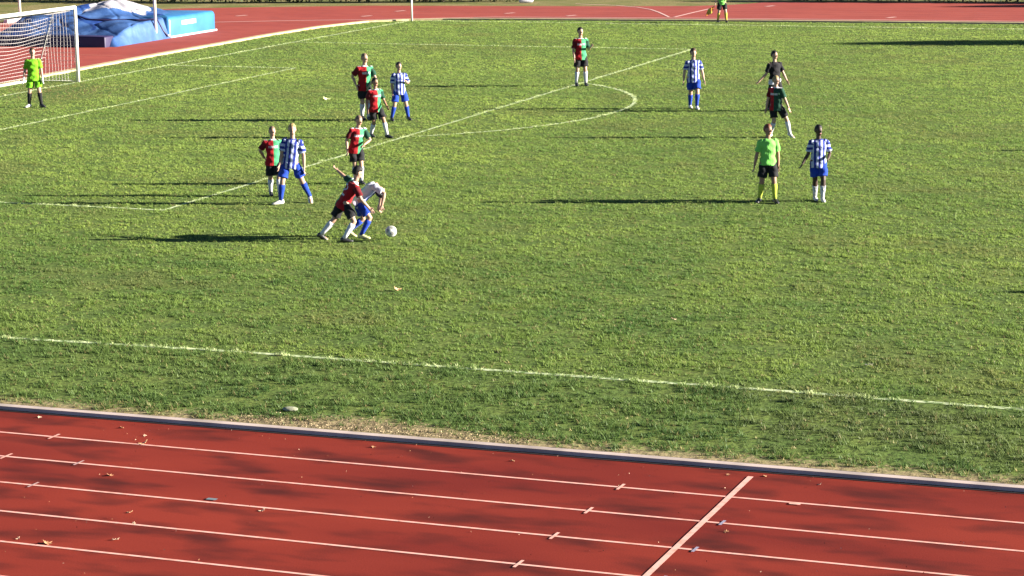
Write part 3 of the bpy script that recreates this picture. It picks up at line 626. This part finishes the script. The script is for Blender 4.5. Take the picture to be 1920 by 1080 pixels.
# ------------------------------------------------------------------ goal
GM = smat('goal_white_paint', (.62, .61, .54), .4, .5); NETM = smat('net_cord', (.38, .35, .34), .8, .2)
g = empty('goal', (0, CY, 0)); tag(g, 'white goal frame with net at the left end of the pitch', 'goal')
for q_ in (-1, 1):
    q = MB(); q.tube([Vector((0, q_*3.72, -.02)), Vector((0, q_*3.72, 2.50))], [.06, .06], 16, rnd=False); q.build('post', GM, g)
q = MB(); q.tube([Vector((0, -3.72, 2.48)), Vector((0, 3.72, 2.48))], [.062, .062], 16, rnd=False); q.build('crossbar', GM, g)
for q_ in (-1, 1):
    q = MB(); q.tube([Vector((0, q_*3.72, 2.45)), Vector((-.8, q_*3.72, 2.40)), Vector((-1.65, q_*3.72, .03)), Vector((0, q_*3.72, .03))], [.014]*4, 8, rnd=False); q.build('net_support', GM, g)
q = MB(); q.tube([Vector((-1.65, -3.72, .04)), Vector((-1.65, 3.72, .04))], [.035, .035], 8, rnd=False); q.build('ground_bar', GM, g)
# net cords: profile curve from crossbar to back bar
def prof(t):    # t in 0..1 along the net, from crossbar back and down, sagging
    if t < .27: u = t/.27; return (-.8*u, 2.45-.05*u-.10*math.sin(math.pi*u))
    u = (t-.27)/.73; return (-.8-.85*u+.16*math.sin(math.pi*u), 2.40-2.36*u)
V = []; F = []
def cord(pts, r=.0052):
    b0 = len(V)
    for i, p in enumerate(pts):
        a = pts[max(i-1, 0)]; c = pts[min(i+1, len(pts)-1)]; t = (c-a).normalized(); ref = Vector((.3, .5, .81)); u = (ref-t*ref.dot(t)).normalized(); v = t.cross(u)
        for k in range(3): V.append(p+u*r*math.cos(k*2.094)+v*r*math.sin(k*2.094))
    for i in range(len(pts)-1):
        for k in range(3): F.append((b0+i*3+k, b0+i*3+(k+1) % 3, b0+(i+1)*3+(k+1) % 3, b0+(i+1)*3+k))
ys = np.arange(-3.72, 3.73, .124)
for i, y in enumerate(ys):
    cord([Vector((prof(t)[0], y+.03*math.sin(t*5+i), prof(t)[1])) for t in np.linspace(0, 1, 22)])
for t in np.linspace(0.02, 1, 27):
    cord([Vector((prof(t)[0]+.04*math.sin(y*2.1+t*9), y, prof(t)[1]+.05*math.sin(y*1.5+t*4)*math.sin(math.pi*t))) for y in np.linspace(-3.72, 3.72, 31)])
for q_ in (-1, 1):
    for z in np.arange(.1, 2.4, .124):
        xb = -.8-.85*(1-z/2.4); cord([Vector((x, q_*3.72+.03*math.sin(x*6+z*3), z)) for x in np.linspace(0, xb, 8)])
    for x in np.arange(-.12, -1.6, -.124):
        zt = 2.4 if x > -.8 else 2.4*(1-(-x-.8)/.85); cord([Vector((x, q_*3.72+.03*math.sin(x*6+z*3), z)) for z in np.linspace(.03, zt, 8)])
mesh_obj('net', V, F, NETM, g)

# ------------------------------------------------------------------ corner flag
cf = empty('corner_flag', (0.2, 63.9, 0)); tag(cf, 'pale corner flag pole at the far corner of the pitch', 'flag pole')
q = MB(); q.tube([Vector((0, 0, 0)), Vector((0, 0, 1.62))], [.045, .04], 12, rnd=False); q.build('pole', smat('pole_cream', (.78, .72, .60), .5), cf)
V = []; F = []
for i in range(7):
    for j in range(6): V.append(Vector((.05+.40*i/6, .04*math.sin(i*1.1+j*.3), 1.60-.30*j/5)))
for i in range(6):
    for j in range(5): F.append((i*6+j, i*6+j+1, (i+1)*6+j+1, (i+1)*6+j))
fo = mesh_obj('flag_cloth', V, F, M_red, cf, True); fo.modifiers.new('t', 'SOLIDIFY').thickness = .003

# ------------------------------------------------------------------ pole vault landing area
def tarpm(name, c, c2, rough=.42):
    return smat(name, c, rough, .45, noise=(1.6, c2, .4, .65), bump=(1.8, .5, .08))
M_t1 = tarpm('blue_tarp', (.028, .070, .20), (.055, .115, .28)); M_t2 = tarpm('navy_tarp', (.012, .03, .14), (.02, .06, .22)); M_t3 = tarpm('white_tarp', (.36, .34, .37), (.26, .26, .31))
M_t4 = smat('light_blue_vinyl', (.020, .105, .25), .4, .5, noise=(.8, (.03, .14, .30), .4, .6)); M_navy = smat('navy_vinyl', (.02, .012, .05), .5, .4)
mat_root = empty('landing_mat', (-9.2, 53.4, -.04)); tag(mat_root, 'pole vault landing mat under blue, navy and white tarpaulin behind the goal', 'landing mat')
def hfun(x, y):
    """height of the draped cover, metres, in mat coordinates (x -4..2.8, y -4.2..4.4)"""
    xe = 2.9-.75*min(1, max(0, (y-.1)/.5))
    e = min(1, max(0, (xe-x)/.28))*min(1, max(0, (x+4.3)/1.6))
    f = min(1, max(0, (y+4.25)/2.2)); bk = min(1, max(0, (4.5-y)/.3))
    f = f*f*(3-2*f)
    h = (.30+.50*f)*min(1, max(0, (y+4.25)/.22))**.6*e*bk
    hump = .62*math.exp(-(abs((x+.45)/1.35)**2.4+abs((y-1.3)/2.1)**2.4))+.22*math.exp(-(((x+1.9)/1.5)**2+((y+1.3)/1.9)**2))
    h += hump*min(e, bk)*f
    rr = math.hypot(x+.45, y-1.3); ag = math.atan2(y-1.3, x+.45)
    fold = .05*math.sin(ag*9+math.sin(ag*3)*1.5)*math.exp(-((rr-1.3)/1.1)**2)+.035*math.sin(x*3.1+y*1.7)+.02*math.sin(x*6.3-y*2.9)-.05*max(0, 1-abs(math.sin(x*1.9+y*1.1+math.sin(y*2)))*5)-.04*max(0, 1-abs(math.sin(x*1.3-y*2.3+1))*6)
    return max(0.0, h+fold*min(e, bk)*min(1, f+.25)*(1 if h > .1 else 0))
def inpoly(x, y, P):
    c = False
    for i in range(len(P)):
        (x0, y0), (x1, y1) = P[i], P[i-1]
        if (y0 > y) != (y1 > y) and x < (x1-x0)*(y-y0)/(y1-y0)+x0: c = not c
    return c
nx, ny = 146, 140; V = []; F = []; FM = []
for i in range(nx):
    for j in range(ny):
        x = -4.4+7.3*i/(nx-1); y = -4.3+7.4*j/(ny-1); V.append(Vector((x, y, hfun(x, y)+.002)))
for i in range(nx-1):
    for j in range(ny-1):
        a = i*ny+j; F.append((a, a+ny, a+ny+1, a+1)); x, y, z = V[a]
        m = 0
        wx = x+.08*math.sin(y*5)+.04*math.sin(y*11); wy = y+.08*math.sin(x*6)
        if inpoly(wx, wy, [(-.75, -.7), (1.35, .9), (.5, 2.6), (-1.0, 1.9)]): m = 2
        if inpoly(wx, wy, [(-.95, -1.7), (.75, -1.25), (1.15, -3.3), (.5, -2.4)]) or inpoly(wx, wy, [(-1.3, -.5), (-.85, -.7), (-1.05, 1.8), (-1.6, 2.0)]) or inpoly(wx, wy, [(-3.3, -2.9), (-1.4, -3.4), (-1.6, -3.9), (-3.6, -3.8)]) or inpoly(wx, wy, [(1.1, 1.1), (2.2, .7), (2.5, 1.0), (1.4, 1.7)]): m = 1
        FM.append(m)
mesh_obj('tarpaulin', V, F, [M_t1, M_t2, M_t3], mat_root, True, FM)
def rbox(mb, x0, x1, y0, y1, z0, z1, r=.08):
    # box with rounded vertical and top edges
    cx, cy = (x0+x1)/2, (y0+y1)/2; pts = []
    for (sx, sy, a0_) in ((1, 1, 0), (-1, 1, 90), (-1, -1, 180), (1, -1, 270)):
        for k in range(5):
            a = R(a0_+22.5*k); pts.append(((cx+sx*((x1-x0)/2-r)), (cy+sy*((y1-y0)/2-r)), math.cos(a)*r, math.sin(a)*r))
    n = len(pts); b0 = len(mb.V); lev = [(z0, 1), (z1-r, 1), (z1-r*.3, .72), (z1, .3)]
    for (z, k) in lev:
        for p in pts: mb.V.append(Vector((p[0]+p[2]*k, p[1]+p[3]*k, z)))
    for i in range(len(lev)-1):
        for k in range(n): mb.F.append((b0+i*n+k, b0+i*n+(k+1) % n, b0+(i+1)*n+(k+1) % n, b0+(i+1)*n+k)); mb.M.append(0)
    mb.F.append(tuple(b0+(len(lev)-1)*n+k for k in range(n))); mb.M.append(0)
q = MB(); rbox(q, -.2, 2.82, .2, 4.35, 0, .86, .16); q.build('side_block', M_t4, mat_root)
q = MB(); rbox(q, -3.6, -.21, 1.0, 4.3, 0, .72, .16); q.build('rear_block', M_t1, mat_root)
q = MB(); rbox(q, -.6, 2.60, -4.62, -3.9, 0, .42, .05); rbox(q, -3.0, -.62, -4.55, -3.85, 0, .36, .05); q.build('navy_pad', M_navy, mat_root)
sp_ = [(-.6, -1.55), (.2, -1.9), (1.0, -1.6), (1.8, -1.0), (2.3, -.75), (2.62, -.45), (2.80, -.25)]
q = MB(); q.tube([Vector((a, b_, hfun(a, b_)+.03)) for a, b_ in sp_]+[Vector((2.93, -.1, .1))], [.035]*8, 8); q.build('strap', M_navy, mat_root)
# pale maker's panel on the side block, pale hem along its foot
q = MB(); q.box(Vector((2.83, 1.9, .56)), Vector((.006, 0, 0)), Vector((0, .62, .0)), Vector((0, 0, .09))); q.build('panel_patch', M_white, mat_root, False)
q = MB(); q.box(Vector((2.84, 2.3, .035)), Vector((.02, 0, 0)), Vector((0, 2.05, 0)), Vector((0, 0, .035))); q.build('hem', M_lilac, mat_root, False)
# uprights
M_up = smat('upright_cream', (.80, .76, .66), .5)
for (x, y, lab) in ((-6.45, 52.6, 'cream pole vault upright standing in front of the blue mat beside the goal post'), (-18.35, 61.08, 'cream pole vault upright standing far behind the net and crossbar')):
    u = empty('vault_upright', (x, y, -.04)); tag(u, lab, 'upright', 'pole vault uprights')
    q = MB(); q.tube([Vector((0, 0, .1)), Vector((0, 0, 4.6))], [.062, .055], 12, rnd=False); q.build('post', M_up, u)
    q = MB(); q.box(Vector((-.05, .0, .07)), Vector((.10, .0, 0)), Vector((0, 1.15, 0)), Vector((0, 0, .07))); q.build('base', smat('upright_base_pink', (.80, .62, .62), .6), u, False)
    q = MB(); q.box(Vector((0, -.10, 3.2)), Vector((.05, 0, 0)), Vector((0, .08, 0)), Vector((0, 0, .05))); q.build('bracket', M_black, u, False)

# ------------------------------------------------------------------ hedges and trees
def leaves(V, F, C, cx, cy, cz, n, sc):
    pass
def leafy(name, P, sc, mats, parent=None):
    n = len(P); a = rng.random(n)*6.283; e = (rng.random(n)-.5)*2.4; s_ = sc*(.6+.8*rng.random(n))
    d = np.stack([np.cos(a)*np.cos(e), np.sin(a)*np.cos(e), np.sin(e)], 1); r = rng.normal(size=(n, 3)); w_ = np.cross(d, r); w_ /= np.linalg.norm(w_, axis=1)[:, None]
    A = P-d*s_[:, None]; B = P+w_*s_[:, None]*.5; Cc = P+d*s_[:, None]; D = P-w_*s_[:, None]*.5
    V = np.stack([A, B, Cc, D], 1).reshape(-1, 3)
    me = bpy.data.meshes.new(name); me.vertices.add(n*4); me.vertices.foreach_set('co', V.astype(np.float32).ravel()); me.loops.add(n*4); me.loops.foreach_set('vertex_index', np.arange(n*4, dtype=np.int32))
    me.polygons.add(n); me.polygons.foreach_set('loop_start', np.arange(0, n*4, 4, dtype=np.int32)); 
    for m in mats: me.materials.append(m)
    me.polygons.foreach_set('material_index', rng.integers(0, len(mats), n).astype(np.int32)); me.update(calc_edges=True)
    o = bpy.data.objects.new(name, me); COL.objects.link(o)
    if parent: o.parent = parent
    return o
M_lf = [smat('leaf_dark', (.018, .035, .010), .7, .2), smat('leaf_mid', (.035, .06, .016), .7, .2), smat('leaf_olive', (.06, .07, .02), .7, .2)]
M_bark = smat('bark', (.10, .075, .05), .9)
def hedge(label, pts, h, th):
    root = empty('hedge', (pts[0][0], pts[0][1], -.05)); tag(root, label, 'hedge')
    o0 = Vector((pts[0][0], pts[0][1], 0)); P = []
    for i in range(len(pts)-1):
        a = Vector((*pts[i], 0))-o0; b_ = Vector((*pts[i+1], 0))-o0; L0 = (b_-a).length; t = (b_-a)/L0; nn = Vector((-t.y, t.x, 0)); n = int(L0*h*th*260)
        u = rng.random(n)*L0; v = (rng.random(n)-.5)*2; z = rng.random(n)
        vv = np.sign(v)*np.abs(v)**.5*th/2*(.8+.5*vn(u, z*3, .8, 3)); zz = z**.8*h*(.8+.3*vn(u, u*0, .9, 5))
        P.append(np.stack([a.x+t.x*u+nn.x*vv, a.y+t.y*u+nn.y*vv, zz], 1))
        for k in np.arange(.8, L0, 2.6):
            st = MB(); st.tube([a+t*k, a+t*(k+.1)+Vector((0, 0, h*.5)), a+t*(k-.1)+Vector((0, 0, h*.9))], [.05, .035, .012], 6); st.build('stem', M_bark, root)
    leafy('foliage', np.concatenate(P), .085, M_lf, root)
hedge('long dark hedge along the top left edge behind the far track', [(-32, 74.6), (-21.9, 75.3), (-14.0, 75.3), (-7.2, 76.9), (.2, 78.6)], 1.9, 1.0)
hedge('dark clipped hedge at the top right behind the far track', [(13.2, 81.3), (24.7, 82.0), (45, 83.2)], 1.8, 1.0)
def cypress(label, x, y, H, Rr):
    root = empty('cypress_tree', (x, y, -.05)); tag(root, label, 'tree', 'tall slender trees past the right end')
    q = MB(); q.tube([Vector((0, 0, 0)), Vector((.1, 0, H*.5)), Vector((0, .1, H*.93))], [.28, .17, .04], 10); q.build('trunk', M_bark, root)
    n = 60000; z = rng.random(n); a = rng.random(n)*6.283; pr = np.interp(z, [0, .1, .6, .93, 1], [.7, 1, 1, .85, .25])*(.8+.35*vn(a*2, z*20, 1.0, 2)); r = np.sqrt(rng.random(n))*Rr*pr
    leafy('crown', np.stack([np.cos(a)*r, np.sin(a)*r, H*(.08+.92*z)], 1), .19, M_lf, root)
DX, DY = math.cos(R(SUN_AZ)), math.sin(R(SUN_AZ)); TN = math.tan(R(SUN_EL))
cypress('slender tall tree past the right end whose broad shadow crosses the pitch', 21.5+DX*62, 55.9+DY*62, 62*TN, 1.35)
cypress('slender tall tree past the right end whose shadow crosses the far track', 22.3+DX*66, 78.1+DY*66, 66*TN, 1.2)

# ------------------------------------------------------------------ small things
def leaf_obj(x, y, sz, mat, rz, label, group, z=-.046):
    V = []; F = []; out = [(0, -1), (.35, -.55), (.9, -.6), (.55, -.1), (1, .35), (.4, .35), (.25, 1), (0, .55), (-.25, .95), (-.45, .35), (-1, .3), (-.55, -.1), (-.85, -.65), (-.3, -.5)]
    V.append(Vector((0, 0, .10*sz)))
    for (a, b_) in out: V.append(Vector((a*sz, b_*sz, .5*sz*(a*a)+.12*sz*abs(b_))))
    n = len(out)
    for k in range(n): F.append((0, 1+k, 1+(k+1) % n))
    o = mesh_obj('fallen_leaf', V, F, mat); o.location = (x, y, z); o.rotation_euler = (.15, .3, rz); tag(o, label, 'leaf', group)
    md = o.modifiers.new('t', 'SOLIDIFY'); md.thickness = .003
    return o
M_lv = [smat('dry_leaf_pale', (.55, .38, .26), .8), smat('dry_leaf_brown', (.30, .14, .07), .8), smat('dry_leaf_tan', (.55, .34, .18), .8)]
TR = [(23.61, -4.19, .035), (24.95, -4.35, .04), (25.63, -4.97, .075), (25.45, -4.62, .03), (25.99, -6.43, .05), (27.02, -7.73, .04), (27.28, -8.1, .03), (26.75, -9.05, .065), (25.85, -9.3, .035), (26.35, -9.0, .03), (28.5, -4.24, .035), (30.4, -4.32, .035), (28.43, -7.2, .05), (33.07, -4.12, .03), (33.5, -4.05, .03), (34.2, -4.2, .03), (33.65, -6.35, .035), (30.0, -9.3, .04), (27.4, -8.7, .05)]
LEAFL = ['pale leaf under the near kerb, leftmost of those beside it', 'tiny leaf beside the kerb a little left of the bald strip', 'pale curled leaf in the first lane, largest one near the left tick marks', 'small brown leaf just above the large pale one in the first lane', 'brown leaf in the third lane above the grey mark on the line', 'small leaf in the fourth lane right of the grey mark', 'tiny pale leaf in the fifth lane left of the lane line crossing', 'large dark curled leaf low at the left in the outermost visible lane', 'small leaf at the bottom left corner of the track', 'small brown leaf left of the large dark curled one at the bottom', 'tiny leaf by the kerb under the right end of the bald strip', 'small tan leaf beside the kerb near the middle of the photo', 'pale leaf in the third lane below the middle of the track', 'tiny leaf touching the kerb just left of the finish line top', 'tiny leaf touching the kerb just right of the finish line top', 'small leaf beside the kerb, rightmost of those beside it', 'small leaf in the third lane just right of the white cross line', 'pale leaf near the bottom edge at the middle of the track', 'leaf in the fifth lane right of the large dark curled one']
for i, (x, y, s_) in enumerate(TR):
    leaf_obj(x, y, s_*.85, M_lv[i % 3], i*1.9, LEAFL[i], 'fallen leaves on the near track')
leaf_obj(24.79, 5.14, .07, M_lv[2], .4, 'orange brown leaf on the pitch below the tackle', None, .03)
leaf_obj(29.98, 4.07, .05, M_lv[0], 1.4, 'pale leaf on the pitch in the middle foreground', None, .035)
leaf_obj(33.56, 1.77, .065, smat('leaf_cream', (.75, .68, .5), .8), 2.4, 'cream leaf on the pitch at right near the touchline', None, .04)
leaf_obj(10.6, 32.64, .12, smat('leaf_straw', (.62, .62, .35), .8), .2, 'straw coloured scrap lying inside the penalty area', None, .03)
# flat stone at the grass edge
q = MB(); q.ell(Vector((0, 0, .012)), Vector((.11, .01, 0)), Vector((-.01, .085, 0)), Vector((0, 0, .028)), 14); o = q.build('flat_stone', smat('pale_stone', (.30, .31, .22), .9, noise=(20, (.2, .2, .14), .4, .6))); o.location = (26.75, -3.02, .015); tag(o, 'flat pale round stone in the worn grass beside the near kerb', 'stone')
# white bags
def bag(x, y, sz, label, nm='bag'):
    root = empty(nm, (x, y, -.045), .5); tag(root, label, 'bag')
    q = MB(); q.tube([Vector((-.25*sz, 0, .14*sz)), Vector((.25*sz, 0, .15*sz))], [.15*sz, .14*sz], 14); q.build('shell', M_white, root)
    q = MB(); q.tube([Vector((-.13*sz, 0, .27*sz)), Vector((-.05*sz, 0, .40*sz)), Vector((.08*sz, 0, .40*sz)), Vector((.15*sz, 0, .27*sz))], [.014*sz]*4, 8); q.build('handle', M_black, root)
bag(.75, 77.3, 1.0, 'white bag lying at the end of the hedge behind the far track')
bag(-9.55, 49.15, .9, 'white bag on the red apron behind the net')
# crumbs of leaf and grit blown over the near track
n = 380; x = 20+rng.random(n)*22; y = kerb_y(0)+.0125*x-.22-rng.random(n)**1.8*8
cr = leafy('leaf_crumbs', np.stack([x, y, np.full(n, -.040)], 1), .009, [M_lv[0], M_lv[1], smat('crumb_dark', (.06, .02, .015), .9)])
tag(cr, 'crumbs of dry leaf and grit scattered over the red track', 'crumbs', kind='stuff')
# pebbles in the worn strip: uncountable grit
P = []
n = 2600; x = 26.2+rng.random(n)*4.2; y = kerb_y(0)+.0125*x+.02+np.abs(rng.normal(size=n))*.28
leafy('grit', np.stack([x, y, np.full(n, .008)], 1), .010, [smat('grit_tan', (.36, .28, .17), .9), smat('grit_brown', (.16, .11, .07), .9)])['kind'] = 'stuff'
bpy.data.objects['grit']['label'] = 'sandy grit on the bald strip beside the near kerb'; bpy.data.objects['grit']['category'] = 'grit'
